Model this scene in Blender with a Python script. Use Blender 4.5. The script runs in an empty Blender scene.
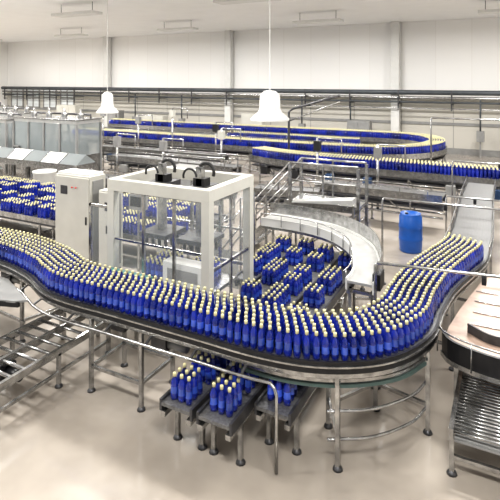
import bpy, math, random
import numpy as np
from mathutils import Vector
random.seed(7); np.random.seed(7)
scene = bpy.context.scene
scene.view_settings.view_transform = 'Standard'
scene.view_settings.look = 'Medium High Contrast'

# ------------------------------------------------------------------ materials
def mat(name, col, rough=0.5, metal=0.0, var=0.06, scale=6.0, coat=0.0, bump=0.0, alpha=1.0, trans=0.0):
    m = bpy.data.materials.new(name); m.use_nodes = True
    nt = m.node_tree; b = nt.nodes['Principled BSDF']
    b.inputs['Roughness'].default_value = rough
    b.inputs['Metallic'].default_value = metal
    b.inputs['Coat Weight'].default_value = coat
    b.inputs['Transmission Weight'].default_value = trans
    b.inputs['Alpha'].default_value = alpha
    tc = nt.nodes.new('ShaderNodeTexCoord')
    n = nt.nodes.new('ShaderNodeTexNoise'); n.inputs['Scale'].default_value = scale
    n.inputs['Detail'].default_value = 4
    nt.links.new(tc.outputs['Object'], n.inputs['Vector'])
    r = nt.nodes.new('ShaderNodeValToRGB')
    r.color_ramp.elements[0].position = 0.3; r.color_ramp.elements[1].position = 0.7
    r.color_ramp.elements[0].color = (*[max(0, c*(1-var*2)) for c in col], 1)
    r.color_ramp.elements[1].color = (*[min(1, c*(1+var*2)) for c in col], 1)
    nt.links.new(n.outputs['Fac'], r.inputs['Fac'])
    nt.links.new(r.outputs['Color'], b.inputs['Base Color'])
    if bump:
        bp = nt.nodes.new('ShaderNodeBump'); bp.inputs['Strength'].default_value = bump
        nt.links.new(n.outputs['Fac'], bp.inputs['Height']); nt.links.new(bp.outputs['Normal'], b.inputs['Normal'])
    return m

STEEL = mat('brushed_steel', (0.47, 0.47, 0.465), 0.24, 0.92, 0.16, 9)
DSTEEL = mat('dark_steel', (0.10, 0.10, 0.105), 0.40, 0.6, 0.1, 9)
BLACK = mat('black_plastic', (0.015, 0.015, 0.017), 0.38, 0, 0.1)
BELT = mat('belt_chain', (0.18, 0.18, 0.18), 0.45, 0.4, 0.15, 30)
LBELT = mat('pale_belt', (0.43, 0.43, 0.42), 0.35, 0.1, 0.06, 4)
CREAM = mat('cream_paint', (0.60, 0.59, 0.54), 0.33, 0, 0.02, 3)
WHITE = mat('white_paint', (0.74, 0.74, 0.72), 0.38, 0, 0.02, 3)
GREY = mat('grey_paint', (0.28, 0.28, 0.275), 0.5, 0, 0.06, 3)
BROWN = mat('pinkish_wear_plate', (0.42, 0.31, 0.25), 0.3, 0.1, 0.10, 5)
TEAL = mat('teal_pad', (0.09, 0.25, 0.25), 0.45, 0, 0.08, 5)
DTEAL = mat('green_wear_strip', (0.09, 0.14, 0.13), 0.5, 0, 0.08, 5)
RUBBER = mat('hose_rubber', (0.03, 0.03, 0.03), 0.6)
BLUEB = mat('blue_bottle_plastic', (0.022, 0.048, 0.46), 0.07, 0, 0.3, 2.5, coat=0.8, trans=0.5)
LBLUE = mat('light_blue_label', (0.045, 0.10, 0.48), 0.16, 0, 0.25, 4, coat=0.8)
CAP = mat('pale_yellow_cap', (0.70, 0.655, 0.38), 0.25, 0, 0.06, 4)
DRUM = mat('blue_drum_plastic', (0.015, 0.10, 0.40), 0.33, 0, 0.06, 4)
TUB = mat('translucent_white_plastic', (0.70, 0.71, 0.69), 0.35, 0, 0.03, 4)
PIPE = mat('dark_pipe', (0.09, 0.10, 0.11), 0.5, 0.3, 0.08, 3)
GLASSW = mat('frosted_window', (0.80, 0.84, 0.86), 0.2, 0, 0.02, 2)
RED = mat('red_button', (0.6, 0.03, 0.02), 0.4)
ACR = mat('clear_acrylic', (0.80, 0.86, 0.88), 0.06, 0, 0.01, 2, alpha=0.08)
ACR2 = mat('smoked_acrylic', (0.40, 0.44, 0.45), 0.1, 0, 0.02, 2, alpha=0.5)
MOTOR = mat('motor_blue', (0.03, 0.07, 0.16), 0.45, 0.1, 0.08, 5)

def floor_mat():
    m = mat('sealed_concrete', (0.42, 0.375, 0.325), 0.3, 0, 0.15, 0.6, coat=0.55)
    nt = m.node_tree; b = nt.nodes['Principled BSDF']
    n2 = nt.nodes.new('ShaderNodeTexNoise'); n2.inputs['Scale'].default_value = 5; n2.inputs['Detail'].default_value = 8
    tc = nt.nodes['Texture Coordinate']
    nt.links.new(tc.outputs['Object'], n2.inputs['Vector'])
    mr = nt.nodes.new('ShaderNodeMapRange'); mr.inputs['To Min'].default_value = 0.05; mr.inputs['To Max'].default_value = 0.24
    nt.links.new(n2.outputs['Fac'], mr.inputs['Value']); nt.links.new(mr.outputs['Result'], b.inputs['Roughness'])
    b.inputs['Coat Roughness'].default_value = 0.06
    return m
FLOOR = floor_mat()

def panel_mat(name, c1, c2, w, h, rot=False):
    m = bpy.data.materials.new(name); m.use_nodes = True
    nt = m.node_tree; b = nt.nodes['Principled BSDF']; b.inputs['Roughness'].default_value = 0.55
    tc = nt.nodes.new('ShaderNodeTexCoord'); sp = nt.nodes.new('ShaderNodeSeparateXYZ'); cb = nt.nodes.new('ShaderNodeCombineXYZ')
    nt.links.new(tc.outputs['Object'], sp.inputs[0])
    nt.links.new(sp.outputs['Y' if rot else 'X'], cb.inputs['X']); nt.links.new(sp.outputs['Z'], cb.inputs['Y'])
    br = nt.nodes.new('ShaderNodeTexBrick'); br.offset = 0
    br.inputs['Scale'].default_value = 1; br.inputs['Brick Width'].default_value = w; br.inputs['Row Height'].default_value = h
    br.inputs['Mortar Size'].default_value = 0.025
    br.inputs['Color1'].default_value = (*c1, 1); br.inputs['Color2'].default_value = (*[c*0.97 for c in c1], 1); br.inputs['Mortar'].default_value = (*c2, 1)
    nt.links.new(cb.outputs[0], br.inputs['Vector']); nt.links.new(br.outputs['Color'], b.inputs['Base Color'])
    return m
WALL = panel_mat('wall_cladding', (0.92, 0.915, 0.90), (0.86, 0.85, 0.83), 2.0, 30)
WALLS = panel_mat('wall_cladding_side', (0.88, 0.87, 0.85), (0.78, 0.77, 0.75), 2.0, 30, True)
LWALL = panel_mat('lower_wall_panels', (0.58, 0.56, 0.51), (0.34, 0.33, 0.31), 3.0, 1.7)
CEIL = mat('ceiling_paint', (0.94, 0.94, 0.94), 0.7, 0, 0.01, 1)

# ------------------------------------------------------------------ mesh builder
class B:
    def __init__(s, name):
        s.name = name; s.v = []; s.f = []; s.m = []; s.sm = []; s.mats = []
    def mi(s, m):
        if m not in s.mats: s.mats.append(m)
        return s.mats.index(m)
    def add(s, vs, fs, m, smooth=False):
        o = len(s.v); s.v += [tuple(x) for x in vs]; k = s.mi(m)
        for f in fs: s.f.append([i+o for i in f]); s.m.append(k); s.sm.append(smooth)
    def box(s, x0, x1, y0, y1, z0, z1, m):
        vs = [(x0,y0,z0),(x1,y0,z0),(x1,y1,z0),(x0,y1,z0),(x0,y0,z1),(x1,y0,z1),(x1,y1,z1),(x0,y1,z1)]
        s.add(vs, [(0,3,2,1),(4,5,6,7),(0,1,5,4),(1,2,6,5),(2,3,7,6),(3,0,4,7)], m)
    def beam(s, p, q, w, h, m):
        p = Vector(p); q = Vector(q); d = (q-p).normalized()
        up = Vector((0,0,1)) if abs(d.z) < 0.99 else Vector((0,1,0))
        a = d.cross(up).normalized(); b = a.cross(d).normalized()
        vs = [c + a*sa*w/2 + b*sb*h/2 for c in (p, q) for sa, sb in ((-1,-1),(1,-1),(1,1),(-1,1))]
        s.add(vs, [(0,1,2,3),(7,6,5,4),(0,4,5,1),(1,5,6,2),(2,6,7,3),(3,7,4,0)], m)
    def tube(s, pts, r, m, n=8):
        pts = [Vector(p) for p in pts]; vs = []; fs = []; prev = None
        for i, p in enumerate(pts):
            d = (pts[min(i+1, len(pts)-1)] - pts[max(i-1, 0)]).normalized()
            up = Vector((0,0,1)) if abs(d.z) < 0.95 else Vector((0.3,1,0)).normalized()
            if prev is not None: a = (prev - d*prev.dot(d)).normalized()
            else: a = d.cross(up).normalized()
            prev = a; b = d.cross(a)
            for k in range(n):
                t = 2*math.pi*k/n; vs.append(p + a*math.cos(t)*r + b*math.sin(t)*r)
        for i in range(len(pts)-1):
            for k in range(n):
                fs.append((i*n+k, i*n+(k+1)%n, (i+1)*n+(k+1)%n, (i+1)*n+k))
        fs.append(tuple(range(n-1, -1, -1))); fs.append(tuple(range((len(pts)-1)*n, len(pts)*n)))
        s.add(vs, fs, m, True)
    def lathe(s, x, y, z, prof, m, n=20):
        vs = []; fs = []
        for r, h in prof:
            for k in range(n):
                t = 2*math.pi*k/n; vs.append((x+r*math.cos(t), y+r*math.sin(t), z+h))
        for i in range(len(prof)-1):
            for k in range(n): fs.append((i*n+k, i*n+(k+1)%n, (i+1)*n+(k+1)%n, (i+1)*n+k))
        s.add(vs, fs, m, True)
    def prism(s, poly, z0, z1, m):
        n = len(poly)
        vs = [(x,y,z0) for x,y in poly] + [(x,y,z1) for x,y in poly]
        s.add(vs, [tuple(range(n-1,-1,-1)), tuple(range(n,2*n))] + [(i,(i+1)%n,n+(i+1)%n,n+i) for i in range(n)], m)
    def sweep(s, path, prof, m, smooth=False):
        P = path.p; N = path.n; k = len(prof); vs = []; fs = []
        for i in range(len(P)):
            for o, z in prof: vs.append((P[i][0]+N[i][0]*o, P[i][1]+N[i][1]*o, z))
        for i in range(len(P)-1):
            for j in range(k): fs.append((i*k+j, (i+1)*k+j, (i+1)*k+(j+1)%k, i*k+(j+1)%k))
        fs.append(tuple(range(k))); fs.append(tuple(range(len(P)*k-1, (len(P)-1)*k-1, -1)))
        s.add(vs, fs, m, smooth)
    def done(s, bevel=0.0):
        me = bpy.data.meshes.new(s.name); me.from_pydata(s.v, [], s.f)
        for m in s.mats: me.materials.append(m)
        me.polygons.foreach_set('material_index', s.m); me.polygons.foreach_set('use_smooth', s.sm); me.update()
        o = bpy.data.objects.new(s.name, me); scene.collection.objects.link(o)
        if bevel:
            b = o.modifiers.new('bevel', 'BEVEL'); b.width = bevel; b.segments = 2; b.limit_method = 'ANGLE'; b.angle_limit = 1.0
        return o

class Path:
    """smooth plan-view centre line"""
    def __init__(s, pts, step=0.12):
        pts = [np.array(p, float) for p in pts]
        ext = [2*pts[0]-pts[1]] + pts + [2*pts[-1]-pts[-2]]
        dense = []
        for i in range(1, len(ext)-2):
            p0,p1,p2,p3 = ext[i-1:i+3]
            for t in np.linspace(0,1,24,endpoint=False):
                dense.append(0.5*((2*p1)+(-p0+p2)*t+(2*p0-5*p1+4*p2-p3)*t*t+(-p0+3*p1-3*p2+p3)*t**3))
        dense.append(pts[-1]); dense = np.array(dense)
        L = np.concatenate([[0], np.cumsum(np.linalg.norm(np.diff(dense, axis=0), axis=1))])
        n = max(2, int(L[-1]/step)); u = np.linspace(0, L[-1], n+1)
        s.p = np.stack([np.interp(u, L, dense[:,0]), np.interp(u, L, dense[:,1])], 1)
        t = np.gradient(s.p, axis=0); t /= np.linalg.norm(t, axis=1)[:,None]
        s.n = np.stack([-t[:,1], t[:,0]], 1); s.L = L[-1]; s.u = u
    def at(s, d, off=0):
        return (np.interp(d, s.u, s.p[:,0]) + off*np.interp(d, s.u, s.n[:,0]),
                np.interp(d, s.u, s.p[:,1]) + off*np.interp(d, s.u, s.n[:,1]))
    def offset(s, off):
        q = s.p + s.n*off; L = np.concatenate([[0], np.cumsum(np.linalg.norm(np.diff(q, axis=0), axis=1))])
        return q, L

def fill_path(path, halfw, z, pitch=0.1, d0=0.0, d1=None, rp=0.88):
    out = []; rows = int(round(2*halfw/(pitch*rp)-.3))
    offs = (np.arange(rows)-(rows-1)/2)*pitch*rp
    fr1 = 1 if d1 is None else d1/path.L; fr0 = d0/path.L
    for i, o in enumerate(offs):
        q, L = path.offset(o); d = L[-1]*fr0 + (pitch/2 if i%2 else 0) + 0.05; s1 = L[-1]*fr1-0.05
        while d < s1:
            out.append((np.interp(d, L, q[:,0])+random.uniform(-.006,.006), np.interp(d, L, q[:,1])+random.uniform(-.006,.006), z))
            d += pitch*random.uniform(1.0, 1.05)
    return out

def bottle_mass(name, pos, n=10, hi=True, sc=1.0):
    if hi:
        prof = [(0.034,0,0),(0.048,0.008,0),(0.050,0.05,0),(0.050,0.08,1),(0.045,0.125,1),(0.049,0.16,0),(0.047,0.195,0),(0.035,0.23,0),(0.019,0.256,0),(0.016,0.27,0),
                (0.0215,0.272,2),(0.021,0.308,2),(0.018,0.314,2),(0.0005,0.315,2)]
    else:
        prof = [(0.047,0,0),(0.050,0.10,0),(0.048,0.19,0),(0.019,0.255,0),(0.018,0.27,0),(0.0225,0.272,2),(0.022,0.312,2),(0.0005,0.314,2)]
    k = len(prof); T = np.zeros((k*n,3))
    for i,(r,h,_) in enumerate(prof):
        for j in range(n):
            t = 2*math.pi*j/n; T[i*n+j] = (r*math.cos(t), r*math.sin(t)*(0.86 if h<.24 else 1), h)
    T *= sc
    F = []; M = []
    for i in range(k-1):
        for j in range(n):
            F.append((i*n+j, i*n+(j+1)%n, (i+1)*n+(j+1)%n, (i+1)*n+j)); M.append(2 if prof[i+1][2]==2 else prof[i][2])
    F = np.array(F); M = np.array(M); N = len(pos); pos = np.array(pos)
    ang = np.random.rand(N)*2*math.pi; c = np.cos(ang)[:,None]; s_ = np.sin(ang)[:,None]
    V = np.empty((N, k*n, 3))
    V[:,:,0] = T[None,:,0]*c - T[None,:,1]*s_ + pos[:,0:1]; V[:,:,1] = T[None,:,0]*s_ + T[None,:,1]*c + pos[:,1:2]; V[:,:,2] = T[None,:,2] + pos[:,2:3]
    FF = (F[None] + (np.arange(N)*k*n)[:,None,None]).reshape(-1)
    me = bpy.data.meshes.new(name); nf = len(F)*N
    me.vertices.add(N*k*n); me.vertices.foreach_set('co', V.reshape(-1))
    me.loops.add(nf*4); me.loops.foreach_set('vertex_index', FF)
    me.polygons.add(nf); me.polygons.foreach_set('loop_start', np.arange(nf)*4)
    for m in (BLUEB, LBLUE, CAP): me.materials.append(m)
    me.polygons.foreach_set('material_index', np.tile(M, N).astype(np.int32)); me.polygons.foreach_set('use_smooth', np.ones(nf, bool))
    me.update(calc_edges=True); me.validate()
    o = bpy.data.objects.new(name, me); scene.collection.objects.link(o); return o

def foot(b,x,y): b.lathe(x,y,0,[(0.0005,0.0),(0.06,0),(0.05,0.025),(0.02,0.05)],DSTEEL,10)
def legs(b, path, ds, hw, z, m=STEEL, w=0.05):
    for d in ds:
        x0,y0 = path.at(d, hw); x1,y1 = path.at(d, -hw)
        for x,y in ((x0,y0),(x1,y1)):
            b.beam((x,y,0.03),(x,y,z), w, w, m); foot(b,x,y)
        b.beam((x0,y0,0.35),(x1,y1,0.35), w*0.8, w*0.8, m); b.beam((x0,y0,z-.04),(x1,y1,z-.04), w, w, m)

def conveyor(name, path, hw, z, ds, side=STEEL, belt=BELT, rail=True, low=STEEL, depth=0.16, under=False):
    b = B(name)
    b.sweep(path, [(-hw,z-.04),(-hw,z),(hw,z),(hw,z-.04)], belt)
    for sgn in (1,-1):
        a0, a1 = sorted((sgn*hw, sgn*(hw+.03)))
        b.sweep(path, [(a0,z-depth),(a0,z+.035),(a1,z+.035),(a1,z-depth)], side)
        a0, a1 = sorted((sgn*(hw-.05), sgn*(hw+.012)))
        b.sweep(path, [(a0,z-depth-.06),(a0,z-depth),(a1,z-depth),(a1,z-depth-.06)], low)
        if rail:
            q,_ = path.offset(sgn*(hw+.02)); b.tube([(x,y,z+.13) for x,y in q[::2]], 0.010, STEEL, 6)
            d = 0.3
            while d < path.L:
                x,y = path.at(d, sgn*(hw+.035)); b.beam((x,y,z-.1),(x,y,z+.14), .02,.02, STEEL); d += 0.8
        if under:
            q,_ = path.offset(sgn*(hw-.03)); b.tube([(x,y,z-.62) for x,y in q], 0.03, STEEL, 6)
    if under:
        b.sweep(path, [(-hw*.8,z-.42),(-hw*.8,z-.36),(hw*.8,z-.36),(hw*.8,z-.42)], DSTEEL)
        d = 1.0
        while d < path.L-1:
            x,y = path.at(d, -hw-.05); x2,y2 = path.at(min(d+.7,path.L), -hw+.02)
            b.beam((x,y,z-.25),(x2,y2,.25),.035,.035,STEEL)
            if random.random()<.6:
                b.box(x-.15,x+.15,y-.18,y+.08,z-.6,z-.3,random.choice((BLACK,MOTOR,GREY)))
            d += 1.4
    legs(b, path, ds, hw-.02, z-depth)
    return b

# ------------------------------------------------------------------ room shell
AX0, AX1, BY0, BY1, H = -43, 9, -4, 32, 8.0
b = B('floor'); b.box(AX0,AX1,BY0,BY1,-0.2,0,FLOOR); b.done()
b = B('wall_back'); b.box(AX0,AX1,BY1,BY1+.3,0,H,WALL); b.box(AX0,AX1,BY1-.05,BY1,0.35,3.3,LWALL); b.done()
b = B('wall_left'); b.box(AX0-.3,AX0,BY0,BY1,0,H,WALLS); b.done()
b = B('wall_right'); b.box(AX1,AX1+.3,BY0,BY1,0,H,WALLS); b.done()
b = B('ceiling'); b.box(AX0,AX1,BY0,BY1,H,H+.2,CEIL); b.done()
b = B('baseboard_back'); b.box(AX0,AX1,BY1-.08,BY1-.05,0,0.35,GREY); b.done()
b = B('trim_1'); b.box(AX0,AX1,BY1-.12,BY1-.05,1.7,1.86,GREY); b.done()
for i,a in enumerate((-41.5,-39.3,-37.1,-34.9)):
    b = B('window_%d'%(i+1)); b.box(a-.8,a+.8,BY1-.09,BY1-.05,1.9,3.7,GLASSW)
    for x in (a-.8,a,a+.8): b.box(x-.05,x+.05,BY1-.14,BY1-.05,1.85,3.75,GREY)
    for z in (1.9,2.8,3.7): b.box(a-.85,a+.85,BY1-.14,BY1-.05,z-.05,z+.05,GREY)
    b.done()
for a in (-30,-18.2,-6.3,3):
    b = B('structural_column'); b.box(a-.25,a+.25,BY1-.6,BY1-.13,0,H,WHITE); b.box(a-.3,a+.3,BY1-.65,BY1-.13,0,.5,GREY); b.done(0.02)
b = B('wall_pipe_run')
for z,r,yy,m in ((3.66,.15,.35,PIPE),(3.34,.09,.3,STEEL),(3.08,.06,.3,PIPE),(2.7,.04,.2,STEEL)):
    b.tube([(AX0+.5,BY1-yy-.6,z),(-2,BY1-yy-.6,z),(AX1-.5,BY1-yy-.6,z)], r, m, 10)
for a in range(-42,9,3): b.box(a-.04,a+.04,BY1-1.1,BY1-.05,2.95,3.0,DSTEEL); b.box(a-.04,a+.04,BY1-1.1,BY1-1.04,2.6,3.8,DSTEEL)
for a in (-26.5,-22,-12.3,-9,-1.5,0.5):
    b.tube([(a,BY1-.9,3.4),(a,BY1-.9,1.3)],.05,PIPE,8); b.box(a-.2,a+.2,BY1-1.05,BY1-.7,.9,1.5,GREY); b.beam((a,BY1-.9,0),(a,BY1-.9,.9),.08,.08,GREY)
b.done()
for a,w_,h in ((-33,2.2,2.3),(-27.8,1.2,2.0),(-24.2,2.6,1.7),(-15.5,1.6,2.1),(-8.2,1.4,1.9),(5.4,2.4,2.0)):
    b = B('electrical_cabinet'); b.box(a-w_/2,a+w_/2,30.0,30.6,.1,h,CREAM if w_>1.5 else GREY); b.box(a-w_/2+.03,a+w_/2-.03,30.03,30.57,0,.1,DSTEEL)
    n=int(w_/.6)
    for k in range(n):
        x=a-w_/2+k*w_/n; b.box(x+.03,x+w_/n-.03,29.97,30.0,.15,h-.06,CREAM if w_>1.5 else GREY); b.box(x+w_/n-.1,x+w_/n-.07,29.94,29.97,1.0,1.2,BLACK)
    b.done(.01)
for a in (-36,-27,-18,-9,0):
    for bb in (1,9,17,25):
        o = B('ceiling_light'); o.box(a-1.3,a+1.3,bb-.35,bb+.35,7.42,7.55,WHITE)
        for k in (-1,1): o.tube([(a+k,bb,7.55),(a+k,bb,H)],.015,DSTEEL,6)
        ob = o.done(0.01)
        L = bpy.data.lights.new('lamp_tube','AREA'); L.shape='RECTANGLE'; L.size=2.4; L.size_y=.6; L.energy=490; L.color=(1.0,.985,.955)
        lo = bpy.data.objects.new('lamp_tube',L); lo.location=(a,bb,7.41); scene.collection.objects.link(lo); lo.parent=ob
w = bpy.data.worlds.new('World'); scene.world = w; w.use_nodes = True
w.node_tree.nodes['Background'].inputs[0].default_value=(.97,.98,1,1); w.node_tree.nodes['Background'].inputs[1].default_value=0.4

# ------------------------------------------------------------------ main mass-flow conveyor
main = Path([(-13,6.1),(-11,6.1),(-9.05,6.15),(-7.9,6.15),(-6.9,5.95),(-6.0,5.62),(-4.8,5.6),(-3.5,5.60),(-2.62,5.60),(-2.0,5.73),(-1.5,6.08),(-1.25,6.65),(-1.22,7.34),(-1.13,8.19),(-.92,9.1),(-.75,9.9),(-.72,11.2),(-.75,13),(-.8,15),(-.8,17.0)], .1)
Z = 1.2; HW = .37
def s_of(pt):
    return main.u[np.argmin(np.linalg.norm(main.p-np.array(pt),axis=1))]
sE = s_of((-.75,10.1))
c = conveyor('mass_flow_conveyor', main, HW, Z, [s_of(p) for p in ((-10.5,6.1),(-8.6,6.15),(-7.2,6.0),(-5.3,5.6),(-4.35,5.6),(-1.85,5.8),(-1.25,6.65),(-1.13,8.19),(-.75,10),(-.75,12.5),(-.8,15))], side=BLACK, depth=.10, low=STEEL, rail=False)
c.sweep(main,[(-HW-.05,Z-.03),(-HW-.05,Z-.01),(-HW-.03,Z-.01),(-HW-.03,Z-.03)],STEEL)
for sg in (1,-1):
    q,_ = main.offset(sg*(HW+.03)); k0=np.argmin(abs(main.u-sE)); c.tube([(x,y,Z+.16) for x,y in q[k0::3]],.012,STEEL,6)
    d=sE
    while d<main.L: x,y=main.at(d,sg*(HW+.03)); c.beam((x,y,Z-.1),(x,y,Z+.17),.02,.02,STEEL); d+=.7
q,_ = main.offset(-(HW+.14)); i0 = np.argmin(abs(main.u-s_of((-9,6.1)))); i1 = np.argmin(abs(main.u-s_of((-2.25,5.65))))
pts = [(x,y,.98) for x,y in q[i0:i1:2]]
x,y,_z = pts[-1]; pts += [(x+.06,y-.02,.95),(x+.09,y-.03,.88),(x+.09,y-.03,.5),(x+.09,y-.03,.02)]
c.tube(pts, .02, STEEL, 8)
d = s_of((-9,6.1))
while d < s_of((-2.4,5.7)):
    p = main.at(d, -HW); r = main.at(d, -(HW+.14)); c.beam((p[0],p[1],1.04),(r[0],r[1],.98),.03,.02,DSTEEL); d += .7
for pt in ((-4.15,5.35),(-7.9,5.85),(-5.0,5.5)):
    c.box(pt[0]-.12,pt[0]+.12,pt[1]-.02,pt[1]+.18,.80,1.02,DSTEEL); c.tube([(pt[0]+.1,pt[1]+.08,.89),(pt[0]+.4,pt[1]+.08,.89)],.07,GREY,12)
sk = Path([(-2.9,5.50),(-2.3,5.53),(-1.75,5.73),(-1.3,6.1),(-1.08,6.55)],.08)
c.sweep(sk,[(-.16,.92),(-.16,.97),(.1,.97),(.1,.92)],STEEL)
c.sweep(sk,[(-.18,.88),(-.18,.92),(-.12,.92),(-.12,.88)],DTEAL)
lo_ = Path([(-1.85,5.46),(-1.4,5.75),(-1.05,6.2),(-.93,6.6)],.08)
for z in (.3,.62): c.tube([(x,y,z) for x,y in lo_.p],.018,STEEL,6)
for p,q_ in (((-5.3,5.25,.35),(-4.35,5.25,.35)),((-5.3,5.93,.35),(-4.35,5.93,.35)),((-8.6,5.8,.35),(-7.2,5.67,.35)),((-1.95,6.12,.35),(-1.6,6.7,.35))): c.beam(p,q_,.04,.04,STEEL)
c.done()
bottle_mass('blue_bottles', fill_path(main, HW, Z, .105, 0, sE, .91), 12)

b = B('accumulation_table')
poly = [(-.36,9.5),(-.55,8.5),(-.66,7.9),(-.74,7.3),(-.76,7.0),(-.62,6.8),(-.2,6.66),(.3,6.66),(.7,6.82),(.92,7.2),(.95,9.5)]
b.prism(poly, 1.0,1.04, BROWN)
pp = Path(poly[4:10],.08)
b.sweep(pp,[(-.04,.86),(-.04,1.10),(0,1.10),(0,.86)],BLACK)
b.sweep(pp,[(-.06,.80),(-.06,.86),(.03,.86),(.03,.80)],STEEL)
q,_ = pp.offset(-.1); b.tube([(x,y,1.2) for x,y in q],.012,STEEL,6)
for k in range(0,len(q),6): b.tube([(q[k][0],q[k][1],.85),(q[k][0],q[k][1],1.2)],.01,STEEL,6)
for x,y in ((-.64,7.2),(.8,7.3),(.8,9.2),(-.38,9.0)): b.beam((x,y,0),(x,y,1.0),.06,.06,STEEL); foot(b,x,y)
for y in (7.5,7.9,8.3,8.7): b.box(-.48,.9,y-.008,y+.008,1.04,1.055,STEEL)
gp = Path([(-.5,7.25),(-.2,7.05),(.2,7.1),(.45,7.4),(.5,8.2),(.5,9.4)],.08)
b.sweep(gp,[(-.012,1.04),(-.012,1.16),(.012,1.16),(.012,1.04)],DSTEEL)
b.done()
b = B('low_roller_conveyor')
for x in (-.58,.45): b.beam((x,5.9,.5),(x,7.5,.5),.05,.12,STEEL)
for k in range(24):
    y=5.95+k*.066; b.tube([(-.56,y,.52),(.43,y,.52)],.02,STEEL,8)
for x in (-.58,.45):
    for y in (6.0,7.0): b.beam((x,y,0),(x,y,.45),.05,.05,STEEL); foot(b,x,y)
b.box(-.55,.4,5.95,7.4,.40,.42,GREY)
b.beam((-.58,6.0,.2),(.45,6.0,.2),.04,.04,STEEL)
b.done()

b = B('infeed_side_platform')
b.prism([(-10,5.70),(-10,5.0),(-7.4,4.95),(-6.75,5.13),(-6.6,5.25),(-7.6,5.66)],.98,1.01,GREY)
b.beam((-10,5.0,.95),(-7.4,4.95,.95),.05,.08,BLACK); b.beam((-7.4,4.95,.95),(-6.7,5.18,.95),.05,.08,BLACK)
for x in (-9.2,-7.5): b.beam((x,5.05,0),(x,5.05,.98),.05,.05,STEEL); foot(b,x,5.05)
b.tube([(-9.6,5.1,1.0),(-9.6,5.1,1.22),(-7.2,5.1,1.22),(-7.2,5.2,1.0)],.015,STEEL,6)
b.done()

b = B('low_roller_conveyor')
for x in (-6.75,-6.25,-5.75):
    b.beam((x,3.9,.5),(x,6.2,.5),.05,.1,STEEL)
for k in range(11):
    y=3.95+k*.21; b.tube([(-6.75,y,.5),(-5.75,y,.5)],.025,STEEL,8)
for x in (-6.75,-5.75):
    for y in (4.1,5.1,6.1):
        b.beam((x,y,0),(x,y,.48),.05,.05,STEEL); foot(b,x,y)
b.beam((-6.75,4.1,.2),(-5.75,4.1,.2),.04,.04,STEEL); b.beam((-6.75,4.1,.2),(-6.75,6.1,.2),.04,.04,STEEL); b.beam((-5.75,4.1,.2),(-5.75,6.1,.2),.04,.04,STEEL)
b.box(-6.5,-6.2,4.5,4.75,.25,.43,BLACK); b.tube([(-6.2,4.62,.34),(-5.95,4.62,.34)],.07,BLACK,12)
b.beam((-6.25,4.62,.4),(-6.25,4.62,.5),.1,.1,DSTEEL)
b.done()
b = B('steel_work_frame')
for y in (4.3,4.9):
    b.beam((-8.1,y,.72),(-7.0,y,.72),.05,.06,STEEL)
    for x in (-8.1,-7.0): b.beam((x,y,0),(x,y,.72),.05,.05,STEEL); foot(b,x,y)
for x in (-8.1,-7.7,-7.35,-7.0): b.beam((x,4.3,.72),(x,4.9,.72),.04,.05,STEEL)
b.beam((-8.1,4.3,.25),(-7.0,4.3,.25),.04,.04,STEEL); b.beam((-8.1,4.9,.25),(-7.0,4.9,.25),.04,.04,STEEL)
b.box(-8.0,-7.5,4.4,4.8,.3,.6,BLACK); b.beam((-7.75,4.6,.6),(-7.75,4.6,.72),.06,.06,DSTEEL)
b.done(.004)

# ------------------------------------------------------------------ pack lanes running under the main line
def packs(cx, ys, z, na=3, nb=3, p=.104):
    out=[]
    for y in ys:
        jx=random.uniform(-.015,.015)
        for i in range(na):
            for j in range(nb): out.append((cx+jx+(i-(na-1)/2)*p, y+(j-(nb-1)/2)*p, z))
    return out
ZP=.6
pos=[]
for a,b0,b1,ys in ((-3.45,4.75,10.7,(4.98,5.42,5.78,6.25,7.4,7.75,8.3,8.75,9.5,10.1)),(-2.93,4.75,10.7,(5.02,5.5,5.9,6.4,7.2,8.0,8.6,8.95,9.9)),(-2.42,5.2,7.6,(5.5,5.95,6.3,6.8)),(-3.97,7.3,10.7,(7.7,8.5,8.85,9.6,10.3)),(-4.49,8.4,10.7,(8.8,9.3,9.65,10.25))):
    P = Path([(a,b0),(a,(b0+b1)/2),(a,b1)],.5)
    cv = conveyor('pack_lane_conveyor', P, .2, ZP, [.3,P.L*.45,P.L-.3] if b0<5 else [.3,P.L-.3], side=DSTEEL, depth=.1, rail=False, low=STEEL)
    cv.done(); pos += packs(a, ys, ZP)
bottle_mass('bottle_packs', pos, 12)
pos=[]
for k,bb in enumerate((9.35,9.95,10.75,11.35)):
    P = Path([(-19,bb),(-12,bb),(-6.7,bb)],.5)
    conveyor('pack_lane_conveyor', P, .24, .75, [.5,4,8,12], side=STEEL, depth=.1, rail=False, low=DSTEEL, belt=DSTEEL).done()
    x=-18.6+random.random()*.3
    while x<-6.98:
        if random.random()<.85:
            pos += packs(x,[bb],.75,random.choice((3,4)),4)
        x+=random.choice((.46,.52,.75,.9))
bottle_mass('bottle_packs', pos, 8, False)

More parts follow.
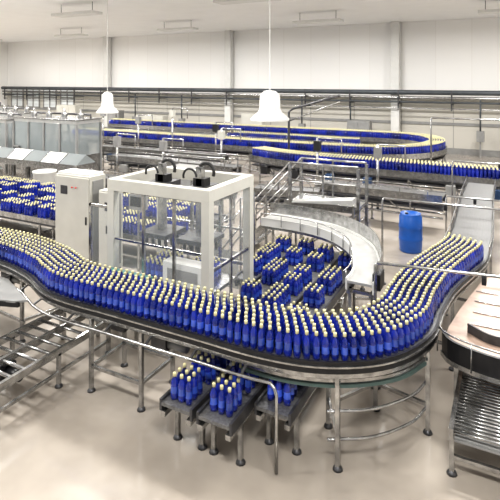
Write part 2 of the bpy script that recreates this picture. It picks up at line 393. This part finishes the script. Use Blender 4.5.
# ------------------------------------------------------------------ case packing machine
b = B('case_packing_machine')
x0,x1,y0,y1,zt = -6.44,-4.28,6.8,8.37,2.62
T=.15
for x in (x0+T/2,x1-T/2):
    for y in (y0+T/2,y1-T/2): b.beam((x,y,0.03),(x,y,zt-.2),T,T,CREAM); b.box(x-.1,x+.1,y-.1,y+.1,0,.03,DSTEEL)
for y in (y0+T/2,y1-T/2): b.box(x0,x1,y-T/2,y+T/2,zt-.2,zt,CREAM)
for x in (x0+T/2,x1-T/2): b.box(x-T/2,x+T/2,y0+T,y1-T,zt-.2,zt,CREAM)
for y in (y0+.04,y1-.04):
    b.box(x0+T,x1-T,y-.03,y+.03,.9,.96,STEEL); b.box(x0+T,x1-T,y-.02,y+.02,1.55,1.58,STEEL)
    for x in (x0+.8,x0+1.45): b.box(x-.025,x+.025,y-.025,y+.025,.96,zt-.2,STEEL)
b.box(x0+T,x1-T,y0+.02,y0+.025,1.0,zt-.22,ACR); b.box(x1-.03,x1-.025,y0+T,y1-T,.4,zt-.22,ACR)
b.box(x1-.06,x1-.02,y0+T,y1-T,1.25,1.3,STEEL); b.box(x1-.06,x1-.02,y0+.75,y0+.8,.4,zt-.22,STEEL)
b.box(x0+.2,x1-.2,y0+.25,y1-.25,.72,.78,STEEL)
b.box(x0+.2,x1-.2,y0+.25,y1-.25,.3,.36,DSTEEL)
b.box(x0+1.15,x1-.2,y0+.12,y0+.4,.85,1.3,WHITE); b.box(x0+1.25,x1-.3,y0+.105,y0+.12,1.02,1.2,GREY)
b.beam((x0+.1,7.35,2.32),(x1-.1,7.35,2.32),.1,.12,STEEL); b.beam((x0+.1,7.85,2.32),(x1-.1,7.85,2.32),.1,.12,STEEL)
for cx in (x0+.65,x0+1.5):
    b.box(cx-.18,cx+.18,7.3,7.9,2.4,2.5,DSTEEL); b.box(cx-.06,cx+.06,7.5,7.62,1.6,2.85,STEEL)
    b.box(cx-.3,cx+.3,7.25,7.9,1.52,1.6,DSTEEL)
    for i in range(4):
        for j in range(3): b.lathe(cx-.22+i*.147,7.38+j*.18,1.34,[(.03,0),(.03,.12),(.015,.12),(.015,.18)],BLACK,8)
    pts=[(cx+.1+.16*math.cos(t),7.6,2.75+.16*math.sin(t)) for t in np.linspace(math.pi,-.4,12)]
    b.tube(pts,.03,RUBBER,8)
    pts=[(cx-.12+.14*math.cos(t),7.4,2.68+.14*math.sin(t)) for t in np.linspace(math.pi+.3,0,12)]
    b.tube(pts,.02,RUBBER,8); b.box(cx-.12,cx+.12,7.5,7.7,2.5,2.64,BLACK)
b.box(x0+.1,x0+1.05,y0-.42,y0-.02,1.0,1.06,TEAL); b.box(x0+.1,x0+1.05,y0-.45,y0-.42,.9,1.1,STEEL)
for x in (x0+.15,x0+1.0): b.beam((x,y0-.38,0),(x,y0-.38,1.0),.05,.05,STEEL)
b.box(x0-.55,x0-.5,y0+.1,y0+.15,0,2.1,STEEL); b.box(x0-.55,x0,y0+.1,y0+.15,2.05,2.1,STEEL); b.box(x0-.5,x0,y0+.12,y0+.125,.6,2.05,ACR)
b.done(0.01)
bottle_mass('bottle_packs', packs(x0+.65,[7.4,7.8],.78,5,3)+packs(x0+1.45,[7.85],.78,5,3), 10)

def cabinet(x0,x1,y0,y1,h,doors=2):
    b = B('control_cabinet'); b.box(x0,x1,y0,y1,.1,h,CREAM); b.box(x0+.03,x1-.03,y0+.03,y1-.03,0,.1,DSTEEL)
    w_=(x1-x0)/doors
    for k in range(doors):
        b.box(x0+k*w_+.02,x0+(k+1)*w_-.02,y0-.025,y0-.001,.14,h-.04,CREAM)
        b.box(x0+(k+1)*w_-.1,x0+(k+1)*w_-.07,y0-.05,y0-.025,h*.5,h*.5+.18,BLACK)
    b.box(x1,x1+.02,y0+.08,y1-.08,.2,h-.1,GREY)
    b.box(x0+.2,x0+.42,y0-.035,y0-.025,h-.45,h-.25,DSTEEL)
    return b
b = cabinet(-9.6,-8.5,8.42,8.92,2.18,1)
for k in range(2): b.lathe(-9.0+k*.12,8.36,1.9,[(.0005,0),(.02,0),(.02,.03),(.0005,.03)],RED,8)
b.box(-9.55,-8.55,8.45,8.9,2.18,2.23,WHITE)
b.done(.012)
cabinet(-8.3,-7.95,8.5,8.9,1.9,1).done(.01)

b = B('operator_panel'); b.tube([(-7.4,8.8,0),(-7.4,8.8,1.55)],.03,STEEL); b.box(-7.6,-7.2,8.7,8.88,1.5,1.85,GREY); b.box(-7.55,-7.25,8.69,8.7,1.58,1.8,BLACK); b.lathe(-7.4,8.8,0,[(.0005,0),(.15,0),(.15,.02),(.0005,.02)],DSTEEL); b.done(.006)

# ------------------------------------------------------------------ curved return conveyor
cur = Path([(-5.05,10.5),(-4.0,10.45),(-3.2,10.15),(-2.55,9.5),(-2.2,8.6),(-2.1,8.1),(-2.1,7.75)],.1)
c = conveyor('curved_belt_conveyor', cur, .2, 1.22, [.1,cur.L*.68,cur.L-.1], side=WHITE, belt=LBELT, depth=.15, low=STEEL, rail=False)
q,_=cur.offset(-.25); c.tube([(x,y,1.36) for x,y in q],.012,STEEL,6)
for k in range(0,len(q),5): c.tube([(q[k][0],q[k][1],1.1),(q[k][0],q[k][1],1.36)],.01,STEEL,6)
c.sweep(cur,[(.235,1.1),(.235,1.5),(.25,1.5),(.25,1.1)],STEEL)
c.box(-1.92,-1.8,7.85,8.15,1.1,1.35,BLACK)
c.done()

# crossover bridge with stair on one side, ladder on the other
b = B('crossover_stair_bridge')
pa,pb,ya,yb,pz = -4.8,-3.1,11.35,12.1,1.45
b.box(pa,pb,ya,yb,pz-.06,pz,STEEL)
for y in (ya,yb):
    b.beam((pa,y,pz-.06),(pb,y,pz-.06),.06,.16,STEEL)
    for x in (pa,pb):
        b.beam((x,y,0),(x,y,2.35),.07,.07,STEEL); foot(b,x,y)
    b.beam(((pa+pb)/2,y,pz),((pa+pb)/2,y,2.35),.04,.04,STEEL)
    b.tube([(pa,y,2.38),(pb,y,2.38)],.028,STEEL); b.tube([(pa,y,1.95),(pb,y,1.95)],.02,STEEL)
    b.beam((pa,y,pz-.05),(pa-1.35,y,.05),.04,.2,STEEL)
    b.tube([(pa,y,2.38),(pa-1.3,y,1.0),(pa-1.35,y,.1)],.024,STEEL); b.tube([(pa,y,1.95),(pa-1.3,y,.6)],.018,STEEL)
    b.beam((pa,y,.1),(pb,y,pz-.15),.035,.035,STEEL); b.beam((pb,y,.1),(pa,y,pz-.15),.035,.035,STEEL)
    b.beam((pa-.65,y,.75),(pa-.65,y,1.68),.04,.04,STEEL)
for k in range(6):
    z=pz-.22*(k+1)+.02; x=pa-.21*(k+1)-.02; b.box(x,x+.24,ya,yb,z-.03,z,STEEL)
for k in range(6): b.tube([(pb+.02,ya,.25+k*.22),(pb+.02,yb,.25+k*.22)],.016,STEEL,6)
b.done()
b = B('transfer_chute')
b.add([(-4.55,10.85,1.52),(-3.1,10.85,1.62),(-3.1,11.2,1.62),(-4.55,11.1,1.52),(-4.55,10.85,1.56),(-3.1,10.85,1.74),(-3.1,11.2,1.74),(-4.55,11.1,1.56)],
      [(0,3,2,1),(0,1,5,4),(1,2,6,5),(2,3,7,6),(3,0,4,7),(4,5,6,7)],LBELT)
for x,y in ((-4.5,11.0),(-3.15,11.1)): b.beam((x,y,0),(x,y,1.55),.05,.05,STEEL); foot(b,x,y)
b.done(.01)
b = B('tubular_guard_frame')
for y in (8.9,9.5):
    b.tube([(-5.75,y,0),(-5.75,y,.9),(-4.85,y,2.0),(-4.85,y,0)],.024,STEEL)
    b.tube([(-5.6,y,.5),(-4.85,y,1.45)],.02,STEEL)
for p in ((-5.75,.9),(-4.85,2.0),(-4.85,1.2),(-5.3,1.45)): b.tube([(p[0],8.9,p[1]),(p[0],9.5,p[1])],.018,STEEL)
b.box(-5.7,-4.9,8.9,8.92,.15,.9,ACR2)
b.done()

def gantry(xa,ya,xb,yb,z,r=.022):
    b = B('tubular_gantry'); b.tube([(xa,ya,0),(xa,ya,z-.04),(xa+.03,ya,z),(xb-.03,yb,z),(xb,yb,z-.04),(xb,yb,0)],r,STEEL)
    for x,y in ((xa,ya),(xb,yb)): b.lathe(x,y,0,[(.0005,0),(.08,0),(.08,.015),(.0005,.015)],DSTEEL,12)
    mx,my=(xa+xb)/2,(ya+yb)/2; b.box(mx-.03,mx+.03,my-.05,my+.05,z-.12,z-.02,BLACK)
    return b.done()
gantry(-1.72,7.2,1.1,7.6,1.78); gantry(-2.45,10.9,.1,11.0,1.85); gantry(-1.4,14.6,.9,14.7,2.2); gantry(-2.6,19.5,3,19.6,3.0,.035); gantry(-1.3,12.2,-.1,12.25,1.75)
b = B('overhead_pipe_bracket'); b.tube([(-8.6,20.2,0),(-8.6,20.2,3.0),(-8.4,20.2,3.15),(-6.3,20.2,3.75)],.05,DSTEEL); b.tube([(-8.6,20.2,2.6),(-6.3,20.2,3.5)],.03,STEEL); b.lathe(-8.6,20.2,0,[(.0005,0),(.15,0),(.15,.03),(.0005,.03)],DSTEEL); b.done()
for a,y,h in ((-19.5,20.3,2.9),(-17,20.2,2.6),(-15,20.4,3.0),(-12.4,20.3,2.4),(-10.6,17.8,2.4),(-13.6,14.9,2.3),(-11.6,15.2,2.2),(-6.2,17.2,2.3),(-4,17.1,2.2)):
    b = B('utility_post'); b.tube([(a,y,0),(a,y,h)],.045,STEEL); b.box(a-.12,a+.12,y-.1,y+.1,h-.45,h-.1,random.choice((GREY,BLACK,CREAM)))
    b.tube([(a,y,h),(a+.9,y,h),(a+.9,y,h-.5)],.03,STEEL); b.lathe(a,y,0,[(.0005,0),(.12,0),(.12,.02),(.0005,.02)],DSTEEL,12); b.done()

b = B('blue_plastic_drum')
b.lathe(-2.28,13.35,0,[(.0005,0),(.26,0),(.28,.03),(.29,.3),(.30,.33),(.29,.36),(.29,.6),(.30,.63),(.29,.66),(.28,.9),(.25,.94),(.26,.97),(.23,.97),(.22,.94),(.0005,.94)],DRUM,28)
b.lathe(-2.38,13.35,.94,[(.04,0),(.04,.03),(.0005,.03)],BLACK,12); b.done()
b = B('white_plastic_tub')
b.lathe(-15.4,13.0,0,[(.0005,0),(.30,0),(.35,.05),(.40,.95),(.43,.97),(.43,1.02),(.38,1.02),(.35,.1),(.0005,.1)],TUB,28); b.done()

# ------------------------------------------------------------------ far conveyors
loop = Path([(-26,28),(-20,28),(-14,28),(-9,28),(-7,28),(-5.2,27.9),(-3.95,27.2),(-3.25,26),(-3.1,24.5),(-3.7,22.9),(-5,21.9),(-7,21.55),(-9,21.5),(-14,21.6),(-20,21.7),(-23,21.7)],.25)
conveyor('looped_mass_conveyor', loop, .42, Z, list(np.arange(1,loop.L,1.6)), side=STEEL, depth=.2, rail=False, low=DSTEEL, under=True).done()
bottle_mass('blue_bottles', fill_path(loop, .42, Z, .125), 6, False, 1.18)
ln = Path([(-9.6,19.2),(-8.4,18.7),(-6.5,18.4),(-3,18.3),(0,18.2),(4,18.2)],.25)
conveyor('straight_mass_conveyor', ln, .40, Z, list(np.arange(.6,ln.L,1.5)), side=STEEL, depth=.2, rail=False, low=DSTEEL, under=True).done()
bottle_mass('blue_bottles', fill_path(ln, .40, Z, .12), 6, False, 1.12)
ln2 = Path([(-22,24.4),(-14,24.4),(-6.5,24.2)],.3)
conveyor('straight_mass_conveyor', ln2, .3, Z, list(np.arange(.6,ln2.L,2.2)), side=STEEL, depth=.2, rail=True, low=DSTEEL, under=True).done()
bottle_mass('blue_bottles', fill_path(ln2, .28, Z, .125, 8, ln2.L), 6, False, 1.12)
ln3 = Path([(-.05,16.5),(1.2,16.3),(4,16.3)],.3)
conveyor('straight_mass_conveyor', ln3, .28, Z, [.6,2,3.5], side=STEEL, depth=.2, rail=True, low=DSTEEL, under=True).done()
bottle_mass('blue_bottles', fill_path(ln3, .28, Z, .11), 6, False)
for pts,hw,z in (([(-15.6,16.8),(-13,16.8),(-9.2,16.6)],.3,1.1),([(-18,18.6),(-13,18.6),(-10.9,18.6)],.3,1.15),([(-5.6,15.6),(-4,15.6),(-1.7,15.5)],.3,1.05),([(-7.2,14.2),(-6.5,14.3),(-5.2,14.6)],.3,1.0),([(-14.4,13.6),(-13,13.6),(-10,13.6)],.3,.9)):
    P=Path(pts,.3); conveyor('empty_chain_conveyor',P,hw,z,list(np.arange(.4,P.L,1.3)),side=STEEL,belt=BELT,depth=.18,rail=True,low=DSTEEL,under=True).done()

def enclosure(name,x0,x1,y0,y1,z0,z1,n):
    b=B(name)
    zb=z0+(z1-z0)*.35
    b.box(x0,x1,y0,y1,z0,zb,STEEL); b.box(x0,x1,y0,y1,z1-.15,z1,LBELT); b.box(x0-.05,x1+.05,y0-.05,y1+.05,z1,z1+.05,STEEL)
    for k in range(n+1):
        x=x0+(x1-x0)*k/n
        for y in (y0,y1): b.box(x-.05,x+.05,y-.05,y+.05,0,z1-.15,GREY)
    b.box(x0+.05,x1-.05,y0,y0+.02,zb,z1-.15,ACR2); b.box(x1-.02,x1,y0+.05,y1-.05,zb,z1-.15,ACR2)
    b.box(x0+.3,x1-.3,y0+.4,y1-.4,zb,zb+.5,DSTEEL)
    for k in range(n*2):
        x=x0+(x1-x0)*(k+.5)/(n*2); b.lathe(x,(y0+y1)/2,zb+.5,[(.12,0),(.12,.3),(.05,.35),(.05,.6)],STEEL,10)
    b.box(x0+.1,x0+.5,y0-.15,y0-.05,z0+.6,z0+1.1,GREY); b.box(x0+.14,x0+.46,y0-.16,y0-.15,z0+.7,z0+1.05,BLACK)
    for k in range(n):
        x=x0+(x1-x0)*(k+.5)/n; b.lathe(x,(y0+y1)/2,z1+.05,[(.14,0),(.14,.2),(.05,.25),(.05,.4),(.0005,.4)],STEEL,12)
    b.tube([(x0+.2,(y0+y1)/2+.3,z1+.2),(x1-.2,(y0+y1)/2+.3,z1+.2),(x1-.2,(y0+y1)/2+.3,z1)],.05,DSTEEL)
    return b.done(.01)
enclosure('bottle_filling_machine',-20.4,-16.4,15.5,16.9,.3,2.65,4)
enclosure('capping_machine',-24.6,-21.2,15.7,17,.3,2.5,3)
enclosure('labelling_machine',-27.5,-24.5,19.2,20.5,.3,2.5,3)
enclosure('bottle_rinsing_machine',-33.5,-29.5,20.5,22.0,.3,2.7,4)
def tunnel(x0,x1,y0,y1,z):
    b=B('covered_tunnel_conveyor'); b.box(x0,x1,y0,y1,z-.25,z,STEEL)
    n=int((x1-x0)/1.0); ym=(y0+y1)/2
    for k in range(n):
        a=x0+k*(x1-x0)/n+.03; e=x0+(k+1)*(x1-x0)/n-.03
        b.add([(a,y0,z),(e,y0,z),(e,ym,z+.35),(a,ym,z+.35),(e,y1,z),(a,y1,z)],[(0,1,2,3),(3,2,4,5),(1,4,2),(0,3,5)],ACR2 if k%2 else TUB)
        b.tube([(a,y0,z+.01),(a,ym,z+.37),(a,y1,z+.01)],.02,STEEL,6)
        for y in (y0+.05,y1-.05): b.beam((a+.1,y,0),(a+.1,y,z-.2),.05,.05,STEEL)
    b.beam((x0,y0+.05,.35),(x1,y0+.05,.35),.05,.05,STEEL)
    return b.done()
tunnel(-21,-14.8,14.0,15.0,1.1); tunnel(-24,-17.5,12.1,12.8,.95)
b=B('divider_machine')
b.box(-9.6,-7.4,12.6,13.4,.9,1.0,STEEL); b.box(-9.5,-8.6,12.7,13.3,1.0,1.7,GREY); b.box(-8.4,-7.6,12.7,13.3,1.0,1.4,WHITE)
for x in (-9.5,-8.5,-7.5):
    for y in (12.65,13.35): b.beam((x,y,0),(x,y,.9),.06,.06,STEEL)
b.tube([(-9.6,12.6,1.0),(-9.6,12.6,2.1),(-7.4,12.6,2.1),(-7.4,12.6,1.0)],.03,STEEL); b.tube([(-9.6,13.4,1.0),(-9.6,13.4,2.1),(-7.4,13.4,2.1),(-7.4,13.4,1.0)],.03,STEEL)
b.done(.01)

def hood(x,y,zb,r):
    b=B('pendant_hood_lamp'); b.lathe(x,y,zb,[(r,0),(r*1.02,.05),(r*.62,.24),(r*.55,.32),(r*.52,.72),(r*.3,.82),(.04,.84),(.012,.86),(.012,H-zb)],WHITE,28)
    b.lathe(x,y,zb,[(r,0),(r*.9,.06),(r*.5,.24),(r*.4,.24),(.0005,.24)],WHITE,28)
    return b.done()
def AB(X,Y): return (X*.887-Y*.462, X*.462+Y*.887)
x,y=AB(.56,14.0); hood(x,y,3.27,.54); x,y=AB(-5.7,20.0); hood(x,y,3.08,.43)

# ------------------------------------------------------------------ camera
cd = bpy.data.cameras.new('camera'); cd.lens=36; cd.sensor_width=36; cd.shift_y=-.34; cd.clip_end=200
co = bpy.data.objects.new('camera', cd); co.location=(0,0,4.4); co.rotation_euler=(math.radians(90),0,math.radians(27.5))
scene.collection.objects.link(co); scene.camera=co
